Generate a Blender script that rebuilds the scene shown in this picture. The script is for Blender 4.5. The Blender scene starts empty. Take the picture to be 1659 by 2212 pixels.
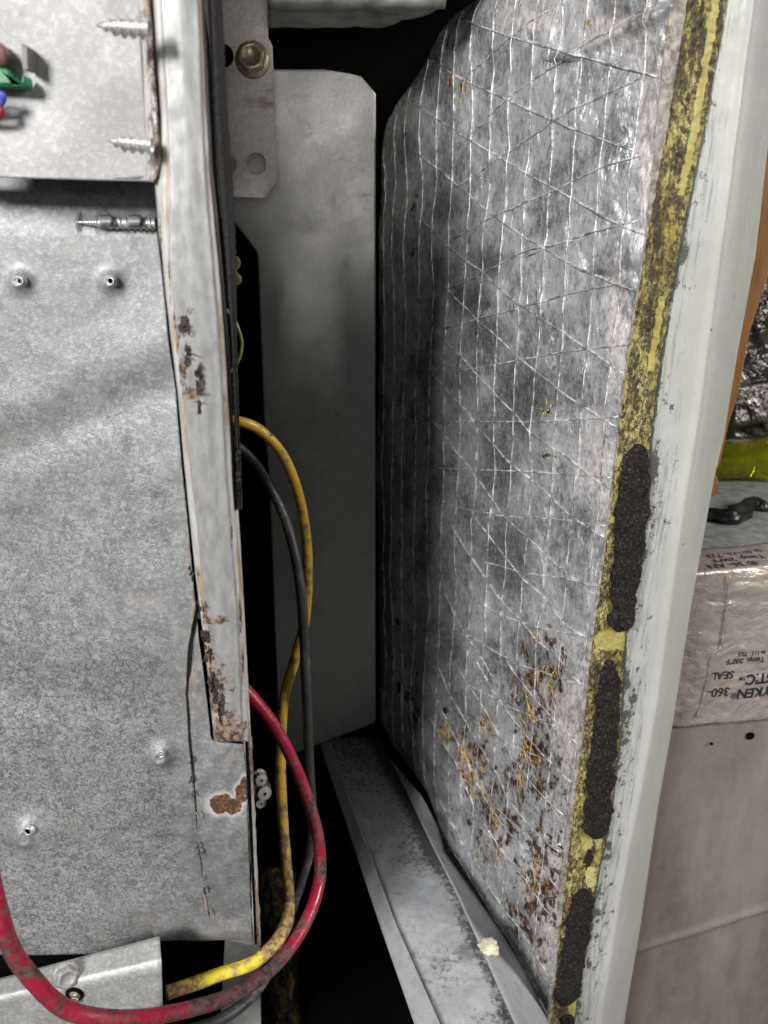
import bpy, bmesh, math, random
from mathutils import Vector, Matrix, noise as mn
R = math.radians
random.seed(7)
sc = bpy.context.scene
C = sc.collection
# ------------------------------------------------------------------ camera
PITCH = R(20); CP, SP = math.cos(PITCH), math.sin(PITCH)
CAMZ = 1.0; F = 1700.0
cd = bpy.data.cameras.new('camera'); cam = bpy.data.objects.new('camera', cd); C.objects.link(cam)
cam.location = (0, 0, CAMZ); cam.rotation_euler = (R(90) - PITCH, 0, 0)
cd.sensor_fit = 'AUTO'; cd.sensor_width = 36; cd.lens = 36 * F / 2212
cd.clip_start = 0.01; cd.clip_end = 50
cd.dof.use_dof = True; cd.dof.focus_distance = 0.455; cd.dof.aperture_fstop = 11
sc.camera = cam
# ------------------------------------------------------------------ light
sc.view_settings.view_transform = 'Standard'; sc.view_settings.look = 'None'
sc.view_settings.exposure = 0; sc.view_settings.gamma = 1
w = bpy.data.worlds.new('World'); sc.world = w; w.use_nodes = True
w.node_tree.nodes['Background'].inputs[0].default_value = (.86, .93, 1, 1)
w.node_tree.nodes['Background'].inputs[1].default_value = 0.095
def area(name, loc, target, sx, sy, power, col=(1, 1, 1)):
    d = bpy.data.lights.new(name, 'AREA'); d.shape = 'RECTANGLE'; d.size = sx; d.size_y = sy
    d.energy = power; d.color = col
    o = bpy.data.objects.new(name, d); C.objects.link(o); o.location = loc
    o.rotation_euler = (Vector(target) - Vector(loc)).to_track_quat('-Z', 'Y').to_euler()
    return o
def spot(name, loc, target, power, ang, blend=1.0, r=.02, col=(1, 1, 1)):
    d = bpy.data.lights.new(name, 'SPOT'); d.energy = power; d.spot_size = R(ang); d.spot_blend = blend; d.shadow_soft_size = r; d.color = col
    o = bpy.data.objects.new(name, d); C.objects.link(o); o.location = loc
    o.rotation_euler = (Vector(target) - Vector(loc)).to_track_quat('-Z', 'Y').to_euler()
area('work_lamp', (-.80, -.95, 1.60), (0, .45, .9), .42, .42, 38, (1, .985, .97))
area('right_fill', (2.1, -.35, 1.9), (.2, .42, .8), .6, .6, 46, (1, .97, .93))  # added fill from the right, brightens the door edge and duct
area('phone_light', (.035, -.01, 1.06), (.1, .5, .75), .02, .02, .07, (.93, .97, 1))
spot('back_panel_fill', (.04, -.12, 1.02), (-.01, .60, 1.095), 5.0, 24, 1.0, .06, (1, .97, .92))  # added spot that brightens the upper back panel, no lamp hangs here

# ------------------------------------------------------------------ projection helpers (points on real planes of the place)
def ray(px, py):
    u = (px - 829.5) / F; v = (py - 1106) / F
    return Vector((u, CP - v * SP, -SP - v * CP))
def V(px, py, H):                     # on the upright plane y = H
    d = ray(px, py); t = H / d.y
    return Vector((d.x * t, H, CAMZ + d.z * t))
FX0, FK = .33, .525
FN = Vector((1, FK, 0)).normalized()  # outward normal of the liner (away from the cabinet)
def FP(px, py, off=0.0):              # on the upright plane of the door liner
    d = ray(px, py); t = (FX0 + off) / (d.x + FK * d.y)
    return Vector((d.x * t, d.y * t, CAMZ + d.z * t))
def FZ(px, py, z):                    # on a level plane
    d = ray(px, py); t = (z - CAMZ) / d.z
    return d * t + Vector((0, 0, CAMZ))
def poly(pts):                        # piecewise linear x(y)
    def f(y):
        if y <= pts[0][1]:
            a, b = pts[0], pts[1]
        elif y >= pts[-1][1]:
            a, b = pts[-2], pts[-1]
        else:
            for a, b in zip(pts, pts[1:]):
                if a[1] <= y <= b[1]: break
        return a[0] + (b[0] - a[0]) * (y - a[1]) / (b[1] - a[1]) if b[1] != a[1] else b[0]
    return f
def ns(x, y, z=0.0): return mn.noise(Vector((x, y, z)))
def fb(x, y, z=0.0, o=4): return mn.fractal(Vector((x, y, z)), 1.0, 2.0, o)

# ------------------------------------------------------------------ objects
def empty(name, label, cat, loc, group=None):
    o = bpy.data.objects.new(name, None); C.objects.link(o); o.location = loc; o.empty_display_size = .02
    o['label'] = label; o['category'] = cat
    if group: o['group'] = group
    return o
def tag(o, label, cat, group=None):
    o['label'] = label; o['category'] = cat
    if group: o['group'] = group
    return o
def link(name, me, m, parent=None):
    o = bpy.data.objects.new(name, me); C.objects.link(o)
    if m: me.materials.append(m)
    if parent:
        o.parent = parent
        if parent.type == 'EMPTY': o.matrix_parent_inverse = Matrix.Translation(parent.location).inverted()
    return o
def mesh(name, vs, fs, m, parent=None, smooth=True, attrs=None, thick=0, sub=0):
    me = bpy.data.meshes.new(name); me.from_pydata([tuple(v) for v in vs], [], fs); me.update()
    if smooth: me.polygons.foreach_set('use_smooth', [True] * len(me.polygons))
    if attrs:
        for k, vals in attrs.items():
            a = me.attributes.new(k, 'FLOAT', 'POINT'); a.data.foreach_set('value', vals)
    o = link(name, me, m, parent)
    if thick:
        s = o.modifiers.new('thick', 'SOLIDIFY'); s.thickness = abs(thick); s.offset = -1 if thick > 0 else 1
    return o
def frange(a, b, n): return [a + (b - a) * i / (n - 1) for i in range(n)]
def sheet(name, ys, L, Rt, nu, P, m, parent=None, disp=None, masks=None, thick=.0012, smooth=True, skip=None):
    """grid between two outlines; P(px,py,u)->point, disp(px,py,u)->metres along the normal facing the camera"""
    nv = len(ys); vs = []; pp = []
    for y in ys:
        a, b = L(y), Rt(y)
        for i in range(nu):
            u = i / (nu - 1); x = a + (b - a) * u
            vs.append(P(x, y, u)); pp.append((x, y, u))
    if disp:
        out = []
        for j in range(nv):
            for i in range(nu):
                k = j * nu + i
                du = vs[k + 1 if i < nu - 1 else k] - vs[k if i < nu - 1 else k - 1]
                dv = vs[k + nu if j < nv - 1 else k] - vs[k if j < nv - 1 else k - nu]
                n = dv.cross(du)
                if n.length > 1e-12: n.normalize()
                if n.y > 0: n = -n
                out.append(vs[k] + n * disp(*pp[k]))
        vs = out
    fs = [(j * nu + i, (j + 1) * nu + i, (j + 1) * nu + i + 1, j * nu + i + 1) for j in range(nv - 1) for i in range(nu - 1)
          if not (skip and skip(*pp[j * nu + i]))]
    at = None
    if masks: at = {k: [f(*p) for p in pp] for k, f in masks.items()}
    return mesh(name, vs, fs, m, parent, smooth, at, thick)
def prism(name, pts, m, parent, thick, hole=None, dirv=Vector((0, 1, 0)), smooth=False, bevel=0):
    """flat polygon (3D points) given real thickness along dirv; optional round hole = (centre, radius)"""
    bm = bmesh.new(); vs = [bm.verts.new(p) for p in pts]
    if not hole:
        bm.faces.new(vs)
    else:
        es = [bm.edges.new((vs[i], vs[(i + 1) % len(vs)])) for i in range(len(vs))]
        for c, r in hole:
            ring = [bm.verts.new(c + Vector((math.cos(a) * r, 0, math.sin(a) * r))) for a in [i * math.tau / 24 for i in range(24)]]
            es += [bm.edges.new((ring[i], ring[(i + 1) % 24])) for i in range(24)]
        bmesh.ops.triangle_fill(bm, use_beauty=True, use_dissolve=False, edges=es)
    g = bmesh.ops.extrude_face_region(bm, geom=bm.faces[:])
    bmesh.ops.translate(bm, vec=dirv * thick, verts=[v for v in g['geom'] if isinstance(v, bmesh.types.BMVert)])
    bmesh.ops.recalc_face_normals(bm, faces=bm.faces[:])
    me = bpy.data.meshes.new(name); bm.to_mesh(me); bm.free()
    o = link(name, me, m, parent)
    if bevel:
        b = o.modifiers.new('bevel', 'BEVEL'); b.width = bevel; b.segments = 2; b.limit_method = 'ANGLE'
    return o
def spline(pts, n):
    P = [Vector(p) for p in pts]; P = [P[0] * 2 - P[1]] + P + [P[-1] * 2 - P[-2]]; out = []
    for i in range(1, len(P) - 2):
        for k in range(n):
            t = k / n; a, b, c, d = P[i - 1:i + 3]
            out.append(.5 * (2 * b + (c - a) * t + (2 * a - 5 * b + 4 * c - d) * t * t + (3 * b - a - 3 * c + d) * t ** 3))
    out.append(P[-2]); return out
def tube(name, pts, r, m, parent=None, n=16, seg=8, cap=True, wob=0, rf=None):
    c = spline(pts, seg); vs = []; fs = []
    t0 = (c[1] - c[0]).normalized(); nrm = t0.orthogonal().normalized()
    L = len(c)
    for i, p in enumerate(c):
        t = (c[min(i + 1, L - 1)] - c[max(i - 1, 0)]).normalized()
        nrm = (nrm - t * nrm.dot(t)).normalized(); b = t.cross(nrm)
        rr = rf(i / (L - 1)) * r if rf else r
        for k in range(n):
            a = k * math.tau / n
            q = rr * (1 + wob * ns(p.x * 60 + k, p.y * 60, p.z * 60))
            vs.append(p + nrm * math.cos(a) * q + b * math.sin(a) * q)
    for i in range(L - 1):
        for k in range(n):
            fs.append((i * n + k, i * n + (k + 1) % n, (i + 1) * n + (k + 1) % n, (i + 1) * n + k))
    if cap:
        fs.append(tuple(range(n))[::-1]); fs.append(tuple((L - 1) * n + k for k in range(n)))
    return mesh(name, vs, fs, m, parent)
def lathe(name, prof, origin, axis, m, parent=None, n=32, thread=None, smooth=True, hexa=None):
    """prof = [(along, radius)], axis unit vector"""
    ax = Vector(axis).normalized(); a1 = ax.orthogonal().normalized(); a2 = ax.cross(a1); vs = []; fs = []
    for (s, r) in prof:
        for k in range(n):
            a = k * math.tau / n; rr = r
            if thread: rr = thread(s, a, r)
            if hexa and hexa(s): rr = r / math.cos(((a + R(30)) % R(60)) - R(30))
            vs.append(Vector(origin) + ax * s + (a1 * math.cos(a) + a2 * math.sin(a)) * rr)
    for j in range(len(prof) - 1):
        for k in range(n):
            fs.append((j * n + k, j * n + (k + 1) % n, (j + 1) * n + (k + 1) % n, (j + 1) * n + k))
    return mesh(name, vs, fs, m, parent, smooth)

# ------------------------------------------------------------------ materials
class NT:
    def __init__(s, name):
        s.m = bpy.data.materials.new(name); s.m.use_nodes = True; s.t = s.m.node_tree; s.n = s.t.nodes; s.l = s.t.links
        s.b = s.n['Principled BSDF']; s.co = s.n.new('ShaderNodeTexCoord').outputs['Object']
    def mp(s, stretch):
        if stretch == (1, 1, 1): return s.co
        m = s.n.new('ShaderNodeMapping'); m.inputs['Scale'].default_value = stretch; s.l.new(s.co, m.inputs[0]); return m.outputs[0]
    def noise(s, scale, detail=4, stretch=(1, 1, 1), rough=.55, dist=0):
        n = s.n.new('ShaderNodeTexNoise'); n.inputs['Scale'].default_value = scale; n.inputs['Detail'].default_value = detail
        n.inputs['Roughness'].default_value = rough; n.inputs['Distortion'].default_value = dist
        s.l.new(s.mp(stretch), n.inputs['Vector']); return n.outputs[0]
    def vor(s, scale, stretch=(1, 1, 1), feature='F1', out=0):
        n = s.n.new('ShaderNodeTexVoronoi'); n.inputs['Scale'].default_value = scale; n.feature = feature
        s.l.new(s.mp(stretch), n.inputs['Vector']); return n.outputs[out]
    def attr(s, name):
        n = s.n.new('ShaderNodeAttribute'); n.attribute_name = name; return n.outputs['Fac']
    def rng(s, x, lo, hi, a=0, b=1, smooth=False):
        n = s.n.new('ShaderNodeMapRange'); n.inputs[1].default_value = lo; n.inputs[2].default_value = hi
        n.inputs[3].default_value = a; n.inputs[4].default_value = b
        if smooth: n.interpolation_type = 'SMOOTHSTEP'
        s.l.new(x, n.inputs[0]); return n.outputs[0]
    def mth(s, op, a, b, clamp=False):
        n = s.n.new('ShaderNodeMath'); n.operation = op; n.use_clamp = clamp
        for i, x in enumerate((a, b)):
            if isinstance(x, (int, float)): n.inputs[i].default_value = x
            else: s.l.new(x, n.inputs[i])
        return n.outputs[0]
    def mix(s, f, a, b):
        n = s.n.new('ShaderNodeMix'); n.data_type = 'RGBA'
        for i, x in ((0, f), (6, a), (7, b)):
            if isinstance(x, (int, float)): n.inputs[i].default_value = x
            elif isinstance(x, tuple): n.inputs[i].default_value = (*x, 1)
            else: s.l.new(x, n.inputs[i])
        return n.outputs[2]
    def mixf(s, f, a, b):
        n = s.n.new('ShaderNodeMix'); n.data_type = 'FLOAT'
        for i, x in ((0, f), (2, a), (3, b)):
            if isinstance(x, (int, float)): n.inputs[i].default_value = x
            else: s.l.new(x, n.inputs[i])
        return n.outputs[0]
    def set(s, **k):
        for key, v in k.items():
            i = s.b.inputs[{'col': 'Base Color', 'rough': 'Roughness', 'metal': 'Metallic', 'spec': 'Specular IOR Level', 'coat': 'Coat Weight',
                            'trans': 'Transmission Weight', 'ior': 'IOR', 'alpha': 'Alpha', 'sheen': 'Sheen Weight'}[key]]
            if isinstance(v, (int, float)): i.default_value = v
            elif isinstance(v, tuple): i.default_value = (*v, 1)
            else: s.l.new(v, i)
        return s
    def bump(s, *hs):                   # (height socket, strength, distance)
        prev = None
        for h, st, d in hs:
            n = s.n.new('ShaderNodeBump'); n.inputs['Strength'].default_value = st; n.inputs['Distance'].default_value = d
            s.l.new(h, n.inputs['Height'])
            if prev: s.l.new(prev, n.inputs['Normal'])
            prev = n.outputs[0]
        s.l.new(prev, s.b.inputs['Normal']); return s

def galv(name, c=(.40, .41, .42), lo=.62, worm=0.0, dirt=(.20, .17, .13), dirt_amt=.35, metal=.75, rough=(.34, .5), attrs=False, spangle=1.0):
    t = NT(name)
    big = t.noise(14, 3); fine = t.noise(420, 3, rough=.7); mid = t.noise(110, 4)
    dark = tuple(x * lo for x in c)
    col = t.mix(t.rng(mid, .35, .65), dark, c)
    col = t.mix(t.mth('MULTIPLY', t.rng(fine, .48, .62), .45 * spangle), col, tuple(min(1, x * 1.75) for x in c))
    col = t.mix(t.rng(big, .35, .7, 0, .35), col, tuple(x * .75 for x in c))
    hs = [(fine, .25, .0004), (big, .10, .003)]
    if worm:
        wn = t.noise(270, 1.5, rough=.45, dist=1.2)
        wv = t.rng(t.mth('ABSOLUTE', t.mth('SUBTRACT', wn, .5), 0), .0, .075, 0, 1, True)
        wm = t.attr('worm')
        col = t.mix(t.mth('MULTIPLY', t.mth('SUBTRACT', 1, wv), t.mth('MULTIPLY', wm, .80)), col, tuple(x * .3 for x in c))
        hs.append((t.mth('MULTIPLY', wv, wm),   .20 * worm, .0009))
    dn = t.noise(60, 7, rough=.7)
    dm = t.rng(dn, .58, .72, 0, dirt_amt)
    if attrs:
        a = t.attr('dirt'); dm = t.mth('MAXIMUM', dm, t.rng(t.mth('ADD', a, t.mth('MULTIPLY', t.mth('SUBTRACT', dn, .5), 1.3)), .42, .8, 0, .85))
    dc = t.mix(t.rng(t.noise(170, 5), .4, .62), dirt, tuple(min(1, x * 2.1) for x in dirt))
    col = t.mix(dm, col, dc)
    if attrs:
        ru = t.attr('rust'); rm = t.rng(t.mth('ADD', ru, t.mth('MULTIPLY', t.mth('SUBTRACT', t.noise(260, 5), .5), .5)), .47, .53)
        rc = t.mix(t.rng(t.noise(500, 6, rough=.75), .42, .6), (.06, .026, .012), (.33, .15, .06))
        rc = t.mix(t.rng(t.noise(190, 5, rough=.75), .46, .56), rc, (.085, .05, .035)); rc = t.mix(t.rng(t.noise(700, 3), .64, .7), rc, (.6, .48, .38))
        halo = t.rng(t.mth('ADD', ru, t.mth('MULTIPLY', t.mth('SUBTRACT', dn, .5), .5)), .18, .40); col = t.mix(t.mth('MULTIPLY', halo, .8), col, (.66, .62, .55)); col = t.mix(rm, col, rc)
        dm = t.mth('MAXIMUM', dm, t.mth('MAXIMUM', rm, t.mth('MULTIPLY', halo, .7)))
    met = t.mixf(dm, metal, 0.0); ro = t.mixf(dm, t.rng(mid, .3, .7, rough[0], rough[1]), .85)
    t.set(col=col, metal=met, rough=ro); hs.append((dn, .3, .0006)); t.bump(*hs)
    return t.m

M = {}
M['panel'] = galv('embossed_galvanised_steel', (.385, .388, .392), .70, worm=1.0, attrs=True, metal=.4, dirt_amt=.22, rough=(.5, .62))
M['plate'] = galv('dull_galvanised_steel', (.37, .366, .362), .82, dirt_amt=.2, metal=.3, rough=(.5, .62), spangle=.7)
M['lowplate'] = galv('bright_galvanised_steel', (.50, .50, .485), .8, dirt_amt=.3, metal=.45, rough=(.42, .6))
M['back'] = galv('smooth_zinc_steel', (.43, .425, .395), .86, dirt_amt=.3, metal=.55, rough=(.4, .5), spangle=.25)
M['tan'] = galv('soiled_bracket_steel', (.47, .44, .39), .8, dirt=(.12, .09, .06), dirt_amt=.6, metal=.35, rough=(.5, .65), spangle=.6)
t = NT('dusty_floor_steel'); n = t.noise(70, 7, rough=.75); g = t.attr('grime_shade'); fn = t.noise(330, 5, rough=.8)
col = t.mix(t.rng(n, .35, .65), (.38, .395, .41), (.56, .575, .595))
col = t.mix(t.rng(t.mth('ADD', g, t.mth('MULTIPLY', t.mth('SUBTRACT', fn, .5), 1.8)), .40, .68, 0, .9), col, (.05, .05, .05))  # mask holds real grime plus shade painted on the far end
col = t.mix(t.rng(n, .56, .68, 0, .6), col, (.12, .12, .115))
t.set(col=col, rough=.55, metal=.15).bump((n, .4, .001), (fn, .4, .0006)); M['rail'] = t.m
M['screw'] = galv('screw_steel', (.70, .69, .66), .8, dirt=(.1, .08, .05), dirt_amt=.5, metal=.55, rough=(.25, .36))
M['boltbrown'] = galv('brown_bolt_steel', (.36, .29, .20), .8, dirt=(.1, .07, .04), dirt_amt=.6, metal=.6, rough=(.35, .5))

t = NT('post_paint')                                     # blue grey face, cream folds, brown lint dirt
dn = t.noise(75, 7, rough=.72, stretch=(1, 1, .5)); fold = t.attr('fold'); dirt = t.attr('dirt'); fine = t.noise(300, 4, stretch=(1, 1, .3))
col = t.mix(t.rng(fine, .4, .6), (.29, .29, .29), (.385, .385, .38))
col = t.mix(t.rng(t.mth('ADD', fold, t.mth('MULTIPLY', t.mth('SUBTRACT', dn, .5), .9)), .40, .60, 0, .92), col, t.mix(t.rng(t.noise(60, 5, stretch=(1, 1, .5)), .46, .60), (.70, .69, .65), (.46, .34, .22)))
dm = t.rng(t.mth('ADD', dirt, t.mth('MULTIPLY', t.mth('SUBTRACT', t.noise(170, 7, rough=.85, stretch=(1, 1, .6)), .5), 2.6)), .40, .62)
dm = t.mth('MAXIMUM', dm, t.rng(t.noise(240, 5, rough=.7), .66, .72, 0, .85))
col = t.mix(dm, col, t.mix(t.rng(t.noise(400, 4), .4, .6), (.05, .036, .026), (.28, .2, .14)))
t.set(col=col, rough=t.mixf(dm, .42, .95), metal=t.mixf(dm, .25, 0.0)).bump((fine, .12, .0003), (dn, .15, .0005))
M['post'] = t.m

t = NT('laminated_foil')
torn = t.attr('torn'); tint = t.attr('tint'); smud = t.attr('smudge')
streak = t.noise(75, 6, stretch=(1.4, 1.4, .5), rough=.7); blot = t.noise(48, 6, rough=.7); fine = t.noise(560, 5, rough=.85, stretch=(1.3, 1.3, .6))
big = t.noise(18, 5, rough=.6); spk = t.noise(260, 7, rough=.85, stretch=(1.3, 1.3, .75))
cl = t.mth('ADD', t.mth('MULTIPLY', blot, .5), t.mth('MULTIPLY', big, .5))
col = t.mix(t.rng(cl, .43, .55), (.26, .265, .275), (.86, .865, .88))
col = t.mix(t.rng(streak, .45, .62, 0, .3), col, (.60, .61, .63)); col = t.mix(t.rng(t.noise(11, 3), .45, .65, 0, .4), col, (.54, .545, .55))
col = t.mix(t.rng(spk, .38, .47, .7, 0), col, (.05, .05, .053))
col = t.mix(t.rng(spk, .52, .64, 0, .9), col, (.90, .91, .93))
col = t.mix(t.rng(fine, .55, .66, 0, .7), col, (.93, .94, .95))  # bright specks put the foil's metallic sparkle into the colour
sm = t.rng(t.mth('ADD', smud, t.mth('MULTIPLY', t.mth('SUBTRACT', blot, .5), 1.6)), .35, .75, 0, .75)
col = t.mix(sm, col, t.mix(t.rng(fine, .5, .6), (.04, .04, .042), (.34, .34, .35)))
ti = t.rng(t.mth('ADD', tint, t.mth('MULTIPLY', t.mth('SUBTRACT', blot, .5), .8)), .3, .8, 0, .7)
col = t.mix(ti, col, t.mix(t.rng(spk, .42, .58), (.32, .26, .235), (.74, .67, .64)))
tn = t.noise(210, 8, rough=.82, stretch=(1, 1, .55)); tm = t.rng(t.mth('ADD', torn, t.mth('MULTIPLY', t.mth('SUBTRACT', tn, .5), 3.0)), .50, .56)
tc = t.mix(t.rng(t.noise(230, 5), .48, .64), (.022, .012, .006), (.24, .12, .035))
tc = t.mix(t.rng(t.noise(140, 4, stretch=(1.5, 1.5, .35)), .60, .70), tc, (.58, .42, .20))
col = t.mix(tm, col, tc)
dm = t.mth('MAXIMUM', tm, t.mth('MULTIPLY', ti, .7))
cr = t.vor(70, stretch=(1, 1, .6), feature='DISTANCE_TO_EDGE'); cre = t.rng(cr, 0, .05)
wr = t.noise(120, 5, rough=.6, dist=1.5, stretch=(1, 1, .5))
t.set(col=col, rough=t.mixf(dm, t.rng(streak, .3, .7, .2, .38), .85), metal=t.mixf(dm, .55, 0.0))
t.bump((wr, .5, .0026), (t.noise(22, 3, dist=.8), .5, .008), (streak, .15, .0012), (cre, .12, .0006), (fine, .35, .0005), (t.mth('SUBTRACT', 1, tm), .8, .0012))
M['foil'] = t.m
t = NT('scrim_thread_foil'); n = t.noise(150, 5, rough=.7)
t.set(col=t.mix(t.rng(n, .42, .62), (.26, .26, .26), (1.0, 1.0, 1.0)), rough=.38, metal=.35).bump((t.noise(900, 3), .5, .0005)); M['thread'] = t.m
t = NT('gold_fibre'); t.set(col=t.mix(t.rng(t.noise(300, 3), .4, .6), (.30, .15, .03), (.78, .52, .12)), rough=.6); M['gold'] = t.m
t = NT('door_paint')
sc1 = t.noise(60, 7, rough=.75, stretch=(1, 1, .25)); wear = t.attr('wear'); blot = t.noise(120, 6, rough=.75)
scr = t.noise(260, 5, rough=.8, stretch=(1.5, 1.5, .12)); chip = t.noise(150, 5, rough=.7, stretch=(1, 1, .8))
col = t.mix(t.rng(t.noise(20, 3), .35, .65), (.50, .505, .455), (.555, .56, .51))
col = t.mix(t.rng(t.mth('ADD', wear, t.mth('MULTIPLY', t.mth('SUBTRACT', scr, .5), 3.4)), .62, 1.0, 0, .6), col, (.20, .22, .235))
col = t.mix(t.rng(t.mth('ADD', wear, t.mth('MULTIPLY', t.mth('SUBTRACT', blot, .5), 3.6)), .98, 1.08, 0, .85), col, (.045, .045, .042))
col = t.mix(t.mth('MULTIPLY', t.rng(chip, .69, .71), .9), col, (.04, .035, .03))
col = t.mix(t.rng(t.noise(46, 5, stretch=(1, 1, .6)), .74, .755), col, (.5, .17, .05))
t.set(col=col, rough=t.rng(blot, .3, .7, .3, .48)).bump((t.noise(500, 3), .12, .0004), (sc1, .1, .001), (t.rng(chip, .735, .75, 1, 0), .5, .0004)); M['door'] = t.m
t = NT('yellow_adhesive')
y1 = t.noise(340, 8, rough=.9, stretch=(1, 1, .6)); grime_shade = t.attr('grime_shade'); big = t.noise(42, 4, stretch=(1.3, 1.3, .5))
col = t.mix(t.rng(big, .35, .65), (.46, .38, .07), (.70, .64, .24))
col = t.mix(t.rng(t.mth('ADD', grime_shade, t.mth('MULTIPLY', t.mth('SUBTRACT', y1, .5), 3.2)), .42, .56), col, t.mix(t.rng(t.noise(500, 3), .4, .6), (.03, .022, .014), (.13, .09, .04)))
t.set(col=col, rough=.5).bump((y1, .9, .0018), (t.noise(700, 4), .5, .0008)); M['yellow'] = t.m
t = NT('black_foam'); f = t.noise(700, 6, rough=.85); f2 = t.noise(330, 5, rough=.8)
t.set(col=t.mix(t.rng(f, .50, .66), (.012, .010, .009), (.16, .13, .115)), rough=.8, spec=.25).bump((f2, .9, .002), (f, .8, .0015)); M['foam'] = t.m
t = NT('torn_paper_edge'); f = t.noise(200, 6, rough=.75)
t.set(col=t.mix(t.rng(f, .40, .60), (.16, .13, .10), (.46, .43, .39)), rough=.7).bump((f, .5, .0008)); M['paper'] = t.m
def cable(name, a, b, dirtc, amt, rough=.35, at=()):
    t = NT(name); n = t.noise(110, 7, rough=.72); n2 = t.noise(38, 4)
    k = t.mth('ADD', t.mth('MULTIPLY', n, .6), t.mth('MULTIPLY', n2, .4))
    for (pt, rad, g) in at:
        v = t.n.new('ShaderNodeVectorMath'); v.operation = 'DISTANCE'; t.l.new(t.co, v.inputs[0]); v.inputs[1].default_value = pt
        k = t.mth('ADD', k, t.rng(v.outputs['Value'], 0, rad, g, 0, True))
    d = t.rng(k, .56 - amt * .2, .62 - amt * .14)
    t.set(col=t.mix(d, t.mix(t.rng(n2, .3, .7), a, b), t.mix(t.rng(t.noise(300, 4), .4, .6), dirtc, tuple(x * 3 for x in dirtc))), rough=t.mixf(d, rough, .8))
    t.bump((t.noise(60, 3), .25, .002), (t.mth('SUBTRACT', 1, d), .3, .0003), (t.noise(500, 4), .25, .0004)); M[name] = t.m
cable('red_rubber', (.27, .008, .03), (.44, .018, .06), (.04, .024, .02), .42, .25, [(V(480, 2158, .304), .05, .13), (V(20, 2040, .246), .03, .06), (V(690, 1830, .4), .03, .05)])
cable('yellow_rubber', (.44, .27, .018), (.58, .38, .03), (.10, .065, .03), .34, .35, [(V(622, 1965, .40), .035, .16), (V(612, 1800, .425), .05, .05)])
cable('yellow_dirty_rubber', (.82, .64, .04), (.86, .70, .07), (.16, .10, .045), .55, .35, [(V(622, 1965, .40), .028, .16)])
cable('black_rubber', (.028, .028, .03), (.05, .05, .052), (.05, .04, .032), .1, .4)
def flat(name, c, rough=.5, metal=0, v=.25, sc_=120, b=.2, stretch=(1, 1, 1), **k):
    t = NT(name); n = t.noise(sc_, 5, stretch=stretch, rough=.65)
    t.set(col=t.mix(t.rng(n, .35, .65), tuple(x * (1 - v) for x in c), tuple(min(1, x * (1 + v)) for x in c)), rough=rough, metal=metal, **k)
    t.bump((n, b, .001)); M[name] = t.m; return t.m
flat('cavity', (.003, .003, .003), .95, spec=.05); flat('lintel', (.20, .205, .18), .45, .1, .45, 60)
flat('gasket', (.014, .012, .013), .95, 0, .5, 700, .7); flat('brass', (.62, .50, .28), .35, .8)
flat('green_wire', (.16, .26, .03), .4); flat('wood', (.33, .15, .045), .6, 0, .3, 60, .2, (2, 2, .3))
t = NT('duct'); n = t.noise(9, 5, rough=.65, stretch=(1.6, 1, .5)); n2 = t.noise(260, 4, rough=.8); n3 = t.noise(60, 6, rough=.75)
col = t.mix(t.rng(n, .38, .62), (.17, .13, .105), (.29, .245, .215)); col = t.mix(t.rng(n3, .3, .7, 0, .35), col, (.34, .30, .265))
col = t.mix(t.rng(n2, .70, .74, 0, .8), col, (.62, .58, .52)); col = t.mix(t.rng(n2, .27, .24, 0, .8), col, (.06, .045, .035))
t.set(col=col, rough=.48, metal=.1).bump((n3, .12, .001), (n2, .1, .0004)); M['duct'] = t.m; flat('ledge', (.25, .26, .25), .75, 0, .3, 80, .3)
flat('goo', (.008, .008, .009), .22, 0, .3, 150, .8); flat('ink', (.015, .014, .014), .5)
flat('cream', (.72, .66, .48), .6, 0, .2, 200, .5); flat('lint', (.075, .052, .04), .95, 0, .6, 300, .8)
flat('greenpcb', (.01, .20, .07), .4); flat('clay', (.22, .12, .10), .6); flat('bluewire', (.08, .10, .5), .4)
flat('darkmetal', (.12, .11, .10), .5, .4, .3); flat('room', (.10, .095, .09), .9); flat('whitemetal', (.52, .54, .50), .5, .1, .15)
flat('tub', (.4, .4, .4), .4)
t = NT('crumpled_foil'); n = t.noise(28, 4, dist=1.5)
t.set(col=t.mix(t.rng(n, .3, .7), (.08, .075, .07), (.34, .31, .28)), rough=.3, metal=.85).bump((n, .9, .02), (t.noise(110, 4), .4, .004)); M['crumple'] = t.m
t = NT('tape_foil'); n = t.noise(34, 4, dist=1.0, stretch=(1, 1, 1.6)); n2 = t.noise(110, 5, dist=.6)
t.set(col=t.mix(t.rng(n2, .3, .7), (.42, .36, .315), (.56, .48, .425)), rough=.36, metal=.45).bump((n, .5, .008), (n2, .3, .0018)); M['tape'] = t.m
t = NT('fibre_post'); n = t.noise(90, 7, rough=.75, stretch=(1.5, 1.5, .4))
t.set(col=t.mix(t.rng(n, .47, .66), (.035, .025, .014), (.62, .48, .16)), rough=.85).bump((n, .9, .004)); M['fibre'] = t.m
t = NT('yellow_plastic'); t.set(col=(.62, .60, .01), rough=.05, trans=.9, ior=1.42).bump((t.noise(30, 2), .1, .004)); M['bottle'] = t.m

# ================================================================== ROOM BEHIND
o = mesh('backdrop_wall', [(-1.6, 1.7, 0), (1.8, 1.7, 0), (1.8, 1.7, 2.4), (-1.6, 1.7, 2.4)], [(0, 1, 2, 3)], M['room'], thick=.02); o['kind'] = 'structure'
o = mesh('floor', [(-1.6, -1.2, 0), (1.8, -1.2, 0), (1.8, 1.7, 0), (-1.6, 1.7, 0)], [(0, 1, 2, 3)], M['room'], thick=.02); o['kind'] = 'structure'

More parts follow.
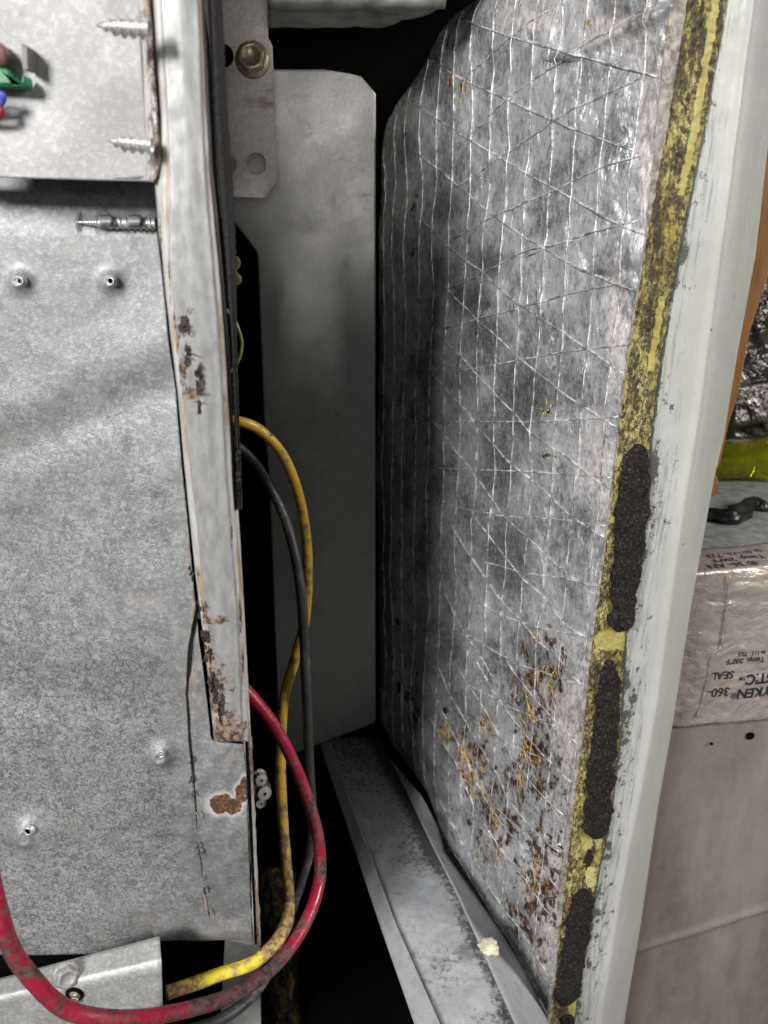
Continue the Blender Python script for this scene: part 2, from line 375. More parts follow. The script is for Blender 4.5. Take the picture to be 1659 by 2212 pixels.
# ================================================================== CABINET
cab = empty('equipment_cabinet', 'open grey galvanised steel equipment cabinet filling the left half, cables hanging from its dark inside', 'cabinet', (-.15, .4, .35))
# ---- lower embossed panel
PRX = poly([(331, 380), (338, 500), (361, 700), (379, 850), (398, 1050), (418, 1250), (424, 1310), (408, 1400)])
PR2 = poly([(408, 1400), (402, 1500), (408, 1600), (418, 1700), (425, 1800), (437, 1900), (452, 1980), (470, 2060)])
def PR(y): return PRX(y) if y < 1400 else PR2(y)
dimples = [(45, 607, 34), (240, 607, 34), (350, 1628, 38), (61, 1795, 50)]
def splat(x, y, L):
    s = 0
    for q in L:
        cx, cy, r = q[:3]; ry = q[3] if len(q) > 3 else r
        d = ((x - cx) / r) ** 2 + ((y - cy) / ry) ** 2
        if d < 6: s = max(s, math.exp(-d))
    return s
HP = .36
def panel_disp(x, y, u):
    z = .0010 * math.sin(x / 150 + y / 260) + .0016 * fb(x / 360, y / 330, 3, 2) + .0003 * fb(x / 110, y / 90, 8, 2)
    z -= .0016 * math.exp(-((y - (985 - x * .42)) / 55) ** 2)          # long oil-can creases
    z += .0008 * math.exp(-((y - (900 - x * .45)) / 60) ** 2)
    z -= .0022 * math.exp(-((y - 1500 - x * .02) / 60) ** 2) * (1 - .4 * min(1, abs(x - 100) / 300))
    for cx, cy, r in dimples:
        d = math.hypot(x - cx, (y - cy))
        if d < r * 2.6:
            z += .0052 * (r / 34) * math.exp(-(d / (r * .58)) ** 1.8)
            if d < r * .2: z -= .0018
    if y < 520: z -= .006 * max(0, (520 - y) / 130) ** 2                # top edge rolls back under the upper plate
    if 455 < y < 505 and x > 165: z += .0016 * math.exp(-((y - 480) / 14) ** 2) * (1 if (x % 58) > 30 else -.6)
    if y > 1960: z -= .012 * ((y - 1960) / 100) ** 2 * min(1, max(0, (x - 200) / 150))
    return z
pdirt = [(430, 1500, 40, 130), (450, 1990, 110, 60), (380, 2010, 160, 40), (330, 1990, 120, 60), (300, 1300, 110, 60), (415, 1250, 18, 160), (470, 1990, 30, 60), (165, 478, 10), (225, 450, 10)]
sheet('embossed_panel', frange(380, 2060, 480), poly([(-160, 0), (-160, 2200)]), PR, 170, lambda x, y, u: V(x, y, HP), M['panel'], cab, panel_disp,
      {'worm': lambda x, y, u: min(1, max(.12, (y - 450) / 1100)) * (1 - splat(x, y, pdirt) * .8) * (1 - .9 * splat(x, y, [(a_, b_, r_ * .8) for a_, b_, r_ in dimples])) * min(1, max(0, (PR(y) - x) / 70 + (.3 if y < 1200 else 0))),
       'dirt': lambda x, y, u: splat(x, y, pdirt) * .55 + (.45 if abs(x - PR(y)) < 5 else 0), 'rust': lambda x, y, u: 0.0})
for cx, cy, r in dimples:                                            # lips of the punched screw holes
    q_ = r / 34; c = V(cx, cy, HP - .0040 * q_)
    lathe('punched_lip', [(.0010, .0024 * q_), (-.0004, .0019 * q_), (-.0009, .0016 * q_), (-.0010, .0014 * q_), (-.0007, .0011 * q_), (.0006, .0009 * q_)], c, (.12, 1, -.1), M['screw'], cab, 24)
    lathe('hole_bore', [(-.0005, .00115 * q_), (.0002, .00001)], c, (.12, 1, -.1), M['cavity'], cab, 12)
# ---- corner plate with the rust bite
CBR = poly([(419, 1260), (430, 1380), (443, 1480), (455, 1590), (460, 1604), (527, 1605), (533, 1700), (540, 1900), (545, 2060)])
rust = [(478, 1738, 30, 24), (500, 1745, 26, 20), (522, 1715, 17, 26), (528, 1698, 12, 24)]
sheet('corner_plate', frange(1260, 2062, 220), poly([(330, 0), (330, 2300)]), CBR, 70, lambda x, y, u: V(x, y, HP + .0015), M['panel'], cab,
      lambda x, y, u: .0012 * fb(x / 60, y / 80, 5, 3) - (.010 * max(0, (y - 2010) / 50) ** 2) - .0008 * splat(x, y, rust),
      {'worm': lambda x, y, u: 0.0, 'rust': lambda x, y, u: splat(x, y, rust),
       'dirt': lambda x, y, u: max(splat(x, y, [(430, 1500, 40, 140), (470, 1990, 60, 40), (500, 1640, 40, 30)]) * .62, .5 * splat(x, y, [(470, 1960, 14, 40), (520, 2010, 40, 40)]))})
# torn seam of sealant along the plate
for k in range(9):
    y = 1640 + k * 41 + random.uniform(-16, 16); x = PR(y) + random.uniform(-4, 5)
    c = V(x, y, HP - .0016)
    tube('sealant_crumb', [c, c + Vector((random.uniform(-.0015, .0015), -.0006, -.0022)), c + Vector((random.uniform(-.0015, .002), 0, -.0045))], random.uniform(.0003, .0007), M['lint'] if k % 3 else M['paper'], cab, 6, 3, wob=.6)
# ---- upper plate with side flange
URX = poly([(300, -140), (303, 0), (312, 170), (318, 300), (322, 392)])
sheet('upper_plate', frange(-140, 384, 130), poly([(-160, 0), (-160, 2200)]), lambda y: URX(y), 90, lambda x, y, u: V(x, y + (8 * x / 325), .330), M['plate'], cab,
      lambda x, y, u: .0012 * fb(x / 260, y / 240, 2, 2) + .0007 * math.sin(x / 90 - y / 70))
sheet('side_flange', frange(-140, 392, 90), lambda y: URX(y) - 3, poly([(313, -140), (318, 0), (330, 170), (340, 300), (346, 345), (326, 392)]), 10,
      lambda x, y, u: V(x, y, .330 - .012 * math.sin(u * 1.5)), M['post'], cab, None,
      {'fold': lambda x, y, u: 1.0, 'dirt': lambda x, y, u: .25 + .35 * u + splat(x, y, [(305, 30, 12), (310, 350, 10)]) * .3})
# shadow return under the upper plate
sheet('upper_return', frange(376, 384, 2), poly([(-160, 0), (-160, 900)]), poly([(322, 0), (322, 900)]), 12, lambda x, y, u: V(x, 380 + 8 * x / 325, .331 if y < 380 else .352), M['plate'], cab)
# ---- corner post
c0 = poly([(312, -140), (326, 0), (345, 250), (338, 385), (334, 392), (342, 500), (365, 700), (384, 850), (402, 1050), (423, 1250), (436, 1350), (448, 1450), (462, 1602)])
c1 = poly([(345, -140), (352, 0), (364, 250), (372, 385), (368, 553), (386, 750), (418, 1053), (445, 1300), (468, 1450), (478, 1602)])
c2 = poly([(412, -140), (425, 0), (434, 250), (440, 370), (455, 553), (470, 750), (487, 1053), (508, 1300), (522, 1602)])
c3 = poly([(430, -140), (441, 0), (453, 250), (460, 370), (478, 553), (495, 750), (512, 1053), (527, 1300), (543, 1602)])
lint = [(490, 1590, 60, 60), (470, 1480, 30, 80), (398, 690, 10, 30), (405, 740, 14, 40), (430, 850, 22, 14), (415, 800, 14, 40), (382, 600, 6, 80), (470, 1340, 34, 10), (515, 1330, 8, 40), (520, 1440, 6, 60), (440, 1390, 8, 50), (470, 1520, 18, 30), (455, 1320, 14, 24), (350, 560, 5, 120), (475, 860, 6, 20), (490, 1150, 5, 30)]
HS = [.322, .318, .3165, .3165, .318, .322, .334]
def post_P(x, y, u):
    k = u * (len(HS) - 1); i = min(int(k), len(HS) - 2); f = k - i
    f = f * f * (3 - 2 * f)
    h = HS[i] * (1 - f) + HS[i + 1] * f
    E = [c0(y), (c0(y) + c1(y)) / 2, c1(y), (c1(y) + c2(y)) / 2, c2(y), (c2(y) + c3(y)) / 2, c3(y)]
    return V(E[i] * (1 - (k - i)) + E[i + 1] * (k - i), y, h)
sheet('corner_post', frange(-140, 1602, 420), c0, c3, 49, post_P, M['post'], cab, lambda x, y, u: .00015 * fb(x / 30, y / 60, 1, 3),
      {'fold': lambda x, y, u: max(math.exp(-((u - .16) / .15) ** 2), math.exp(-((u - .88) / .14) ** 2)),
       'dirt': lambda x, y, u: splat(x, y, lint) * (.8 + .5 * ns(x / 7, y / 9, 5)) + .12 * abs(ns(x / 20, y / 70, 8))}, thick=.001)
# post continues as the thin outer edge beside the corner plate
sheet('post_edge', frange(1590, 2046, 90), poly([(526, 1590), (534, 1700), (542, 1900), (546, 2046)]), poly([(544, 1590), (549, 1700), (557, 1900), (564, 2046)]), 8,
      lambda x, y, u: V(x, y, .350 - .012 * math.sin(u * 3.0)), M['post'], cab, lambda x, y, u: .0005 * fb(x / 9, y / 30, 1, 3),
      {'fold': lambda x, y, u: 1.0, 'dirt': lambda x, y, u: .3 + .5 * splat(x, y, [(545, 1650, 12, 60), (550, 2030, 20, 50), (540, 1850, 6, 80)])})
# side wall of the post running back into the cabinet
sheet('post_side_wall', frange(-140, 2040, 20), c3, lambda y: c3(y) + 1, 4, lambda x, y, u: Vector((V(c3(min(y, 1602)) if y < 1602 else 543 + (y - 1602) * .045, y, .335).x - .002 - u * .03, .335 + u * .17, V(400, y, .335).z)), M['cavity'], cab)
# foam gasket on the edge of the post
g0 = poly([(437, -140), (441, 0), (453, 250), (460, 370), (478, 553), (493, 750), (503, 980), (510, 1100)])
g1 = poly([(466, -140), (475, 0), (487, 250), (498, 370), (505, 553), (507, 750), (514, 980), (513, 1100)])
sheet('gasket_strip', frange(-140, 1100, 500), lambda y: g0(y) + 8, lambda y: g1(y) + 5, 26, lambda x, y, u: V(x, y, .326 + .010 * u - .007 * math.sin(u * 3.1)), M['gasket'], cab,
      lambda x, y, u: .0003 * fb(x / 7, y / 7, 1, 4), thick=.0012)
# ---- left inner screws
def sheet_screw(px, py, L, r, H, tilt, name='sheet_metal_screw'):
    o_ = V(px, py, H); ax = Vector((1, .0, tilt)).normalized(); p = r * .85
    def th(s, a, rr):
        ph = (s / p - a / math.tau) % 1.0; tri = max(0, 1 - abs(ph - .5) * 4.2)
        return rr * (1 + .48 * tri * min(1, s / (L * .14)))
    prof = []
    for i in range(70):
        s = L * i / 69; k = min(1, s / (L * .42)); prof.append((s, max(.00005, r * .68 * (k ** .8))))
    return lathe(name, prof, o_, ax, M['screw'], cab, 28, th)
sheet_screw(205, 54, .0185, .0036, .305, -.06); sheet_screw(229, 303, .0165, .0036, .312, -.10); sheet_screw(160, 480, .035, .0030, .3585, -.02)
for x0, x1 in ((214, 242), (277, 304)):                               # lanced bridges over the third screw
    sheet('lanced_bridge', frange(464, 494, 14), poly([(x0, 0), (x0, 999)]), poly([(x1, 0), (x1, 999)]), 6,
          lambda x, y, u: V(x, y, .360 - .0066 * math.sin(max(0, min(1, (y - 464) / 30)) * math.pi) ** .5), M['plate'], cab)
# ---- mounting bracket with bolt and hole
HB = .56
up = [V(x, y, HB) for x, y in ((440, -130), (578, -130), (579, 90), (440, 90))]
prism('hanger_strap', up, M['tan'], cab, .0015)
pts = [V(x, y, HB - .004) for x, y in ((440, 46), (548, 52), (566, 56), (588, 98), (594, 240), (598, 392), (572, 428), (440, 424))]
hc = V(553, 353, HB - .004); h2 = V(481, 120, HB - .004); h3 = V(494, 354, HB - .004)
prism('mounting_bracket', pts, M['tan'], cab, .002, [(hc, .0064), (h2, .0066), (h3, .0050)], bevel=.0004)
def hexbolt(px, py, H, r, parent, m, ax=(0, -1, 0), nm='hex_bolt'):
    c = V(px, py, H)
    prof = [(0, r * 1.02), (r * .10, r * 1.02), (r * .22, r * .93), (r * .24, r * .76), (r * .30, r * .74), (r * .8, r * .74), (r * .9, r * .66), (r * .9, r * .50), (r * .80, r * .44), (r * .80, .00001)]
    return lathe(nm, prof, c, ax, m, parent, 48, hexa=lambda s: r * .23 < s < r * .85)
hexbolt(546, 130, HB - .0045, .0105, cab, M['boltbrown'], (.05, -1, .12))
# ---- header at the top
sheet('header_bar', frange(-140, 60, 40), poly([(578, -140), (578, 60)]), poly([(990, -140), (966, 0), (958, 15), (925, 32), (870, 44), (820, 60)]), 30,
      lambda x, y, u: V(x, y, .50 + (0 if y < 10 else .0007 * (y - 10))), M['lintel'], cab, lambda x, y, u: .0012 * fb(x / 80, y / 20, 1, 3) + (.003 if y < 12 else 0))
# ---- back panel
HK = .640
bl = poly([(480, 140), (480, 470), (505, 480), (556, 546), (570, 900), (582, 1053), (604, 1640)])
blp = [(470, 150), (700, 155), (778, 163), (811, 202), (812, 700), (811, 1100), (811, 1560), (792, 1580), (690, 1600), (606, 1636), (592, 1350), (581, 1053), (566, 800), (556, 546), (505, 480), (470, 470)]
sheet('back_panel', frange(150, 1640, 300), lambda y: (470 if y < 470 else 505 if y < 480 else bl(y)), lambda y: 700 + (y - 150) * 6 if y < 163 else (778 + (y - 163) * .85 if y < 202 else (811.5 if y < 1560 else 811 - (y - 1560) * 2.6)), 60,
      lambda x, y, u: V(x, y, HK), M['back'], cab, lambda x, y, u: .0006 * fb(x / 120, y / 160, 1, 2) - .002 * math.exp(-((y - 300) / 90) ** 2) * math.exp(-((x - 760) / 60) ** 2))
# ---- dark shell behind and beside
def quad(name, pts, m, parent, thick=.002): return mesh(name, pts, [(0, 1, 2, 3)], m, parent, False, None, thick)
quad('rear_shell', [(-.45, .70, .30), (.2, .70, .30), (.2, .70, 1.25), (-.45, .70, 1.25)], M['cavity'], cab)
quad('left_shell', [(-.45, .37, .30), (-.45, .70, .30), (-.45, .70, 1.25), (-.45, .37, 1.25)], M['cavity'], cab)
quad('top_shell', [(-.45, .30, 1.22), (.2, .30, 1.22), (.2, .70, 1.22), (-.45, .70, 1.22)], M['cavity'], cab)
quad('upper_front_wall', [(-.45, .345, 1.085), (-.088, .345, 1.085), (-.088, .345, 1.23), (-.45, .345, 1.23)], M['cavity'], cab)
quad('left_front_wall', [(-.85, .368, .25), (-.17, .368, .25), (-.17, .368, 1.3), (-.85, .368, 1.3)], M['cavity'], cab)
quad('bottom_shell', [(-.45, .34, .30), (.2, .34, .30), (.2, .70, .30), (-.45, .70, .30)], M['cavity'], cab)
# ---- floor rail, running towards the viewer
ZF = CAMZ - .470
def rail_sheet(name, L, Rt, z0, z1, nu, m, disp=None, y0=1590, y1=2330, n=130, gr_shade=None):
    return sheet(name, frange(y0, y1, n), L, Rt, nu, lambda x, y, u: FZ(x, y, z0 + (z1 - z0) * u), m, cab, disp, {'grime_shade': lambda x, y, u: gr_shade(x, y, u) if gr_shade else .1})
rl0 = poly([(690, 1600), (700, 1638), (821, 2000), (895, 2212), (940, 2330)])
rl1 = poly([(712, 1600), (724, 1638), (853, 1993), (941, 2190), (1000, 2330)])
rl2 = poly([(822, 1600), (862, 1680), (986, 1923), (1106, 2190), (1168, 2330)])
rl3 = poly([(885, 1600), (924, 1660), (1000, 1830), (1115, 2010), (1235, 2212), (1300, 2330)])
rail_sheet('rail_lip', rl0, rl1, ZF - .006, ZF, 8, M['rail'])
rail_sheet('rail_tread', rl1, rl2, ZF - .004, ZF - .004, 24, M['rail'], lambda x, y, u: .0012 * fb(x / 70, y / 60, 1, 4), gr_shade=lambda x, y, u: .1 + .42 * max(0, min(1, (1900 - y) / 260)) + .5 * math.exp(-((u - .95) / .14) ** 2) + .35 * splat(x, y, [(960, 2090, 60, 90), (900, 1850, 60, 60), (1040, 2200, 60, 30)]))  # darkening of the far end is painted shade; groove and spots are grime
def flange_P(x, y, u):
    a = FZ(rl2(y), y, ZF); f_ = FP(fl(y) + 10, y) + FN * .001
    k = u * max(0, min(1, (y - 1640) / 150)) ** .7
    return a * (1 - k) + f_ * k
RAIL_FLANGE = lambda: sheet('rail_flange', frange(1641, 2330, 130), rl2, rl3, 10, flange_P, M['rail'], cab, None, {'grime_shade': lambda x, y, u: .12 + .3 * max(0, min(1, (1900 - y) / 260))})  # flange darkens towards the back with painted shade
# ---- lower bracket
LB = .326
lt = poly([(0, 2113), (85, 2090)]); 
def ltop(x): return 2113 - x * .265
def lfold(x): return 2152 - x * .215
vs = []; fs = []; nx = 40
rows = 16
for j in range(rows + 1):
    for i in range(nx):
        x = -160 + (343 + 160) * i / (nx - 1) + (j / rows) * 14 * (i / (nx - 1))
        if j <= 5:
            f = j / 5; y = ltop(x) * (1 - f) + lfold(x) * f; H = LB + .014 * (1 - f)
        else:
            f = (j - 5) / (rows - 5); y = lfold(x) * (1 - f) + 2360 * f; H = LB + .0006 * math.sin(f * 9 + x / 40)
        vs.append(V(x, y, H))
fs = [(j * nx + i, (j + 1) * nx + i, (j + 1) * nx + i + 1, j * nx + i + 1) for j in range(rows) for i in range(nx - 1)]
lbk = mesh('lower_bracket', vs, fs, M['lowplate'], cab, True, None, .0012)
hexbolt(140, 2104, LB + .002, .0072, cab, M['plate'], (.75, -1, .35))
lathe('slotted_hole', [(.0006, .0052), (.0, .0048), (-.001, .0040), (.006, .0038), (.006, .0001)], V(160, 2150, LB - .0016), (0, 1, 0), M['cavity'], cab, 24)
hexbolt(164, 2156, LB - .0008, .0028, cab, M['boltbrown'], (0, -1, .2), 'recessed_screw')
# ---- bits glimpsed behind
prism('white_upright', [V(x, y, .47) for x, y in ((486, 2030), (560, 2045), (566, 2330), (470, 2330))], M['whitemetal'], cab, .004)
sheet('fibrous_strip', frange(1880, 2330, 60), poly([(556, 1880), (560, 2330)]), poly([(640, 1880), (655, 2330)]), 14, lambda x, y, u: V(x, y, .53 - .02 * math.sin(u * 3.1)), M['fibre'], cab, lambda x, y, u: .004 * fb(x / 20, y / 30, 1, 4), thick=.004)
prism('brass_clip', [V(x, y, .50) for x, y in ((496, 555), (512, 553), (519, 566), (516, 580), (509, 583), (511, 590), (520, 597), (521, 610), (514, 617), (496, 615))], M['brass'], cab, .004, bevel=.0008)
# terminal nuts behind the post
for (x, y, r) in ((560, 1675, .0050), (566, 1702, .0060), (560, 1726, .0045)):
    lathe('terminal_nut', [(0, r), (r * .3, r), (r * .5, r * .8), (r * 1.4, r * .8), (r * 1.5, r * .2)], V(x, y, .44), (.4, -1, .2), M['tan'], cab, 12, smooth=False)
# lint tufts stuck to the post
lc = [(400, 700, 16), (408, 760, 16), (430, 800, 10), (432, 852, 20), (440, 1370, 14), (446, 1410, 16), (462, 1490, 18), (474, 1515, 18), (478, 1538, 16), (414, 1240, 8), (430, 1320, 10)]
for (cx, cy, r) in lc:
    bm = bmesh.new(); q_ = r / 1700 * .31
    for k in range(7):
        g = bmesh.ops.create_icosphere(bm, subdivisions=3, radius=1)['verts']
        c_ = V(cx + random.gauss(0, r * .28), cy + random.gauss(0, r * .9), .3165); sx = q_ * random.uniform(.12, .3); sz = q_ * random.uniform(.25, .8); sd = random.uniform(0, 50)
        for v in g:
            f_ = 1 + .9 * fb(v.co.x * 2.2 + sd, v.co.y * 2.2, v.co.z * 2.2, 4)
            v.co = c_ + Vector((v.co.x * sx * f_, v.co.y * .0009 * f_, v.co.z * sz * f_))
    for k in range(5):
        p_ = V(cx + random.gauss(0, r * .3), cy + random.gauss(0, r * .8), .3155); d_ = Vector((random.gauss(.6, .6), 0, random.gauss(0, .6))).normalized() * q_ * random.uniform(.8, 1.6)
        w_ = d_.cross(Vector((0, 1, 0))).normalized() * .00022; m_ = p_ + d_ * .5 + Vector((0, -.0006, random.gauss(0, .0005)))
        v_ = [bm.verts.new(x_) for x_ in (p_ - w_, p_ + w_, m_ + w_ * .7, m_ - w_ * .7, p_ + d_, p_ + Vector((0, -.0004, 0)), m_ + Vector((0, -.0004, 0)))]
        for f_ in ((0, 5, 6, 3), (5, 1, 2, 6), (3, 6, 4), (6, 2, 4), (1, 0, 3, 2), (2, 3, 4)): bm.faces.new([v_[z_] for z_ in f_])
    me = bpy.data.meshes.new('lint_tuft'); bm.to_mesh(me); bm.free(); o = link('lint_tuft', me, M['lint'], cab); o['kind'] = 'stuff'

# ================================================================== DOOR
door = empty('insulated_door', 'open pale green steel door lined with silver foil insulation and edged by yellow glue and black foam', 'door', (.12, .40, .45))
fl = poly([(1100, -140), (1040, -40), (1003, 0), (984, 10), (965, 24), (947, 42), (930, 68), (914, 101), (901, 136), (884, 170), (862, 200), (841, 228), (826, 262), (817, 297), (811, 332), (808, 372), (804, 700), (803, 1000), (806, 1300), (810, 1560), (834, 1610), (874, 1664), (912, 1714), (950, 1841), (1010, 1925), (1073, 2018), (1124, 2100), (1166, 2190), (1184, 2230), (1200, 2330)])
fr = poly([(1470, -140), (1452, 0), (1431, 159), (1393, 518), (1356, 757), (1322, 1049), (1298, 1223), (1271, 1409), (1250, 1589), (1240, 1682), (1214, 1872), (1183, 2190), (1182, 2230), (1170, 2330)])
def dc(x, y): return ((x - 864) / .2604, (y - 1425.6) / .2604)
TORN = [(864 + a * .2604, 1425.6 + b * .2604, r * .30, r * .36) for a, b, r in ((370, 540, 60), (430, 640, 50), (560, 700, 50), (580, 820, 40), (710, 500, 50), (740, 600, 55), (1260, 120, 62), (1060, 240, 45), (1160, 430, 60), (1060, 680, 50), (1060, 760, 55), (1060, 900, 66), (1180, 570, 50), (1260, 280, 42), (1130, 790, 40), (1230, 880, 45), (1310, 960, 45), (1150, 1090, 55), (880, 750, 36), (880, 910, 42), (780, 910, 36), (960, 1020, 36), (850, 1040, 24), (700, 850, 34), (570, 1100, 36), (1260, 1230, 50), (820, 1270, 44), (900, 1370, 40), (1230, 1480, 55), (1310, 1580, 60), (1150, 1400, 40), (830, 1530, 30), (700, 1650, 38), (960, 1650, 40), (1110, 1700, 55), (1000, 1790, 46), (1140, 1880, 76), (1130, 1990, 96), (1200, 2120, 80), (1020, 2100, 50), (590, 1340, 34), (1040, 500, 60), (1180, 2500, 40), (1150, 2350, 40), (1120, 2650, 30), (700, 1200, 30), (1250, 1100, 30), (380, 420, 40))]
TORN += [(1165, 1925, 26, 44), (1140, 1975, 22, 36), (1190, 1985, 18, 40), (1150, 1640, 14, 70), (1200, 1480, 18, 50), (1160, 1850, 16, 34), (880, 1500, 12, 40), (862, 1475, 10, 30), (905, 1545, 12, 35), (855, 1345, 5, 25), (852, 1280, 5, 25), (1165, 1370, 12, 22), (1187, 1350, 8), (1187, 885, 8, 12), (891, 440, 7, 40), (889, 540, 7, 34), (968, 175, 12, 22), (994, 190, 5, 40), (958, 100, 5, 50), (1266, 45, 8, 15), (1190, 1470, 16, 40), (875, 290, 6, 9), (1187, 985, 24, 7)]
TINT = [(1400, 300, 50, 420), (1330, 700, 40, 200), (1290, 1000, 40, 200), (1230, 1600, 80, 260), (1180, 1950, 70, 250), (1320, 60, 110, 60), (1150, 40, 100, 50)]
SMUD = [(1060, 570, 60, 50), (1010, 640, 60, 60), (1130, 850, 70, 120), (1060, 720, 60, 60), (1300, 590, 40, 14), (1330, 25, 50, 22), (1100, 1200, 80, 140), (1070, 1000, 60, 130), (960, 440, 40, 60), (830, 1200, 30, 300), (1210, 130, 50, 30), (1040, 660, 50, 20)]
ENV = [(1150, 1500, 70, 140), (1010, 1640, 60, 90), (1160, 1660, 80, 120), (1080, 1760, 90, 110), (1170, 1880, 60, 150), (1130, 1990, 60, 110), (885, 1520, 34, 80), (1200, 1440, 40, 80)]
def torn_mask(x, y, u):
    a = x * .57 + y * .82; c = x * .82 - y * .57
    r = max(.5 - abs(ns(c / 16, a / 60, 4)) * 2.6, .42 - abs(ns(x / 14, y / 70, 9)) * 2.4)
    r2 = ns(x / 26, y / 40, 2)
    return max(splat(x, y, TORN) * (.60 + .9 * ns(x / 9, y / 15, 6)), splat(x, y, ENV) * (.38 + .75 * max(0, r) + .55 * r2))
def foil_bulge(x, y):
    a, b = fl(y), fr(y); d = (x - a)
    z = -.005 * math.exp(-(max(0, d) / 38) ** 1.5) - .0015 * math.exp(-(max(0, b - x) / 16) ** 2)
    if y < 260: z -= .003 * max(0, (260 - y) / 260) ** 2 * math.exp(-(max(0, d) / 160))
    z += .0022 * fb(x / 190, y / 240, 2, 2) + .0014 * fb(x / 75, y / 120, 6, 3) + .0006 * fb(x / 25, y / 40, 9, 3)
    if x > 1180 and y < 130:                                         # folded crease near the top corner
        z += .003 * math.exp(-((y - (150 - (x - 1180) * .5)) / 16) ** 2)
    return z
def FS(x, y, up_=0.0):
    return FP(x, y) - FN * (foil_bulge(x, y) + up_)
linr = sheet('foil_liner', frange(-140, 2330, 700), fl, fr, 170, lambda x, y, u: FS(x, y), M['foil'], door, None,
      {'torn': torn_mask, 'tint': lambda x, y, u: splat(x, y, TINT) * .8, 'smudge': lambda x, y, u: splat(x, y, SMUD) * .85}, thick=.003)
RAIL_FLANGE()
# threads of the scrim, each followed where it runs
def k1(L, off): return [(777.6 + a * .531, off + b * .531) for a, b in L]
def k4(L): return [(864 + a * .2604, 1425.6 + b * .2604) for a, b in L]
TH = [k1([(250, 230), (430, 330), (860, 520), (1110, 610)], 0) , k1([(400, 75), (620, 150), (870, 220), (1190, 310)], 0), k1([(210, 410), (390, 535), (560, 640), (800, 770), (1070, 920), (1150, 955)], 0),
      k1([(240, 630), (400, 760), (540, 880), (780, 1041)], 0)[:-1] + k1([(690, 0), (900, 120), (1110, 210)], 518), k1([(250, 890), (400, 1030)], 0)[:-1] + k1([(350, 20), (510, 140), (650, 260), (870, 410), (1075, 545)], 518),
      k1([(330, 175), (480, 320), (650, 480), (850, 640), (970, 710), (1040, 760)], 518), k1([(230, 240), (310, 370), (430, 490), (550, 620), (700, 780), (920, 950), (1010, 1020)], 518),
      k1([(310, 550), (460, 740), (600, 900), (680, 970)], 518) + k1([(780, 85), (900, 180), (990, 235)], 1037), k1([(220, 630), (330, 780), (420, 900), (520, 1041)], 518)[:-1] + k1([(500, 30), (570, 130), (680, 230), (770, 320), (880, 410), (955, 475)], 1037),
      k1([(450, 120), (510, 200), (580, 300), (650, 380), (750, 485), (850, 600), (935, 660)], 1037), k1([(370, 170), (440, 290), (490, 370), (560, 470), (660, 570), (720, 640), (830, 750), (905, 830)], 1037),
      k1([(340, 460), (410, 600), (500, 720)], 1037)[:2] + k1([(415, 640), (540, 800)], 1037)[1:], k4([(620, 0), (740, 200), (860, 380), (1000, 580), (1170, 780), (1430, 1010)]), k4([(870, 0), (1040, 240), (1200, 400), (1470, 700)]),
      k4([(480, 60), (640, 320), (860, 690), (950, 820), (1100, 1030), (1400, 1330)]), k4([(300, 40), (470, 400), (600, 620), (760, 870), (880, 1100), (1100, 1400), (1360, 1640)]), k4([(240, 160), (360, 440), (560, 850), (700, 1130), (880, 1380), (1010, 1540), (1320, 1930)]),
      k4([(260, 480), (460, 850), (620, 1200), (820, 1540), (1000, 1780), (1290, 2200)]), k4([(300, 1150), (500, 1500), (700, 1800), (960, 2200), (1250, 2650)]),
      k4([(360, 1480), (640, 1950), (900, 2400), (1100, 2750)])]
TA = [k1([(440, 300), (620, 150), (760, 40)], 0), k1([(425, 560), (600, 400), (870, 220), (1040, 110), (1190, 20)], 0), k1([(390, 760), (560, 640), (850, 460), (1150, 310)], 0), k1([(390, 970), (540, 880), (800, 770), (980, 690), (1130, 630)], 0),
      k1([(690, 1041), (780, 1000), (930, 950), (1120, 900)], 0), k1([(360, 200), (510, 130), (690, 40), (870, 0)], 518), k1([(350, 360), (490, 320), (660, 275), (850, 220), (1060, 175)], 518), k1([(320, 545), (490, 520), (640, 490), (860, 450), (1090, 428)], 518),
      k1([(190, 750), (460, 740), (720, 740), (1050, 720)], 518), k1([(200, 925), (440, 935), (690, 945), (1010, 970)], 518), k1([(330, 93), (570, 145), (780, 160), (990, 187)], 1037), k1([(490, 328), (640, 370), (880, 410), (960, 432)], 1037),
      k1([(420, 470), (560, 540), (640, 570), (740, 600), (940, 645)], 1037), k1([(310, 600), (470, 650), (620, 740), (910, 832)], 1037), k4([(480, 160), (740, 290), (960, 410), (1330, 560)]), k4([(440, 420), (590, 500), (900, 700), (1300, 870)]), k4([(500, 960), (760, 1180), (1010, 1400), (1380, 1560)])]
def thread(path, r, up_):
    pts_ = []
    L = []
    for (a, b) in zip(path, path[1:]):
        n = max(2, int(math.hypot(b[0] - a[0], b[1] - a[1]) / 14))
        for i in range(n): L.append((a[0] + (b[0] - a[0]) * i / n, a[1] + (b[1] - a[1]) * i / n))
    L.append(path[-1]); q = random.uniform(0, 99)
    for (x, y) in L:
        if x < fl(y) + 4 or x > fr(y) - 1: continue
        x += 1.6 * ns(q, y / 22, 1); y += 1.6 * ns(x / 22, q, 3)
        pts_.append(FS(x, y, up_ + .0003 * ns(q, x / 15, y / 15)))
    if len(pts_) > 2:
        tube('scrim_thread', pts_, r, M['thread'], linr, 5, 1, wob=.9, rf=lambda f: .75 + .5 * abs(ns(q, f * 9, 4)))
for p in TH: thread(p, .00062, .0004)
for p in TA: thread(p, .00055, .0003)
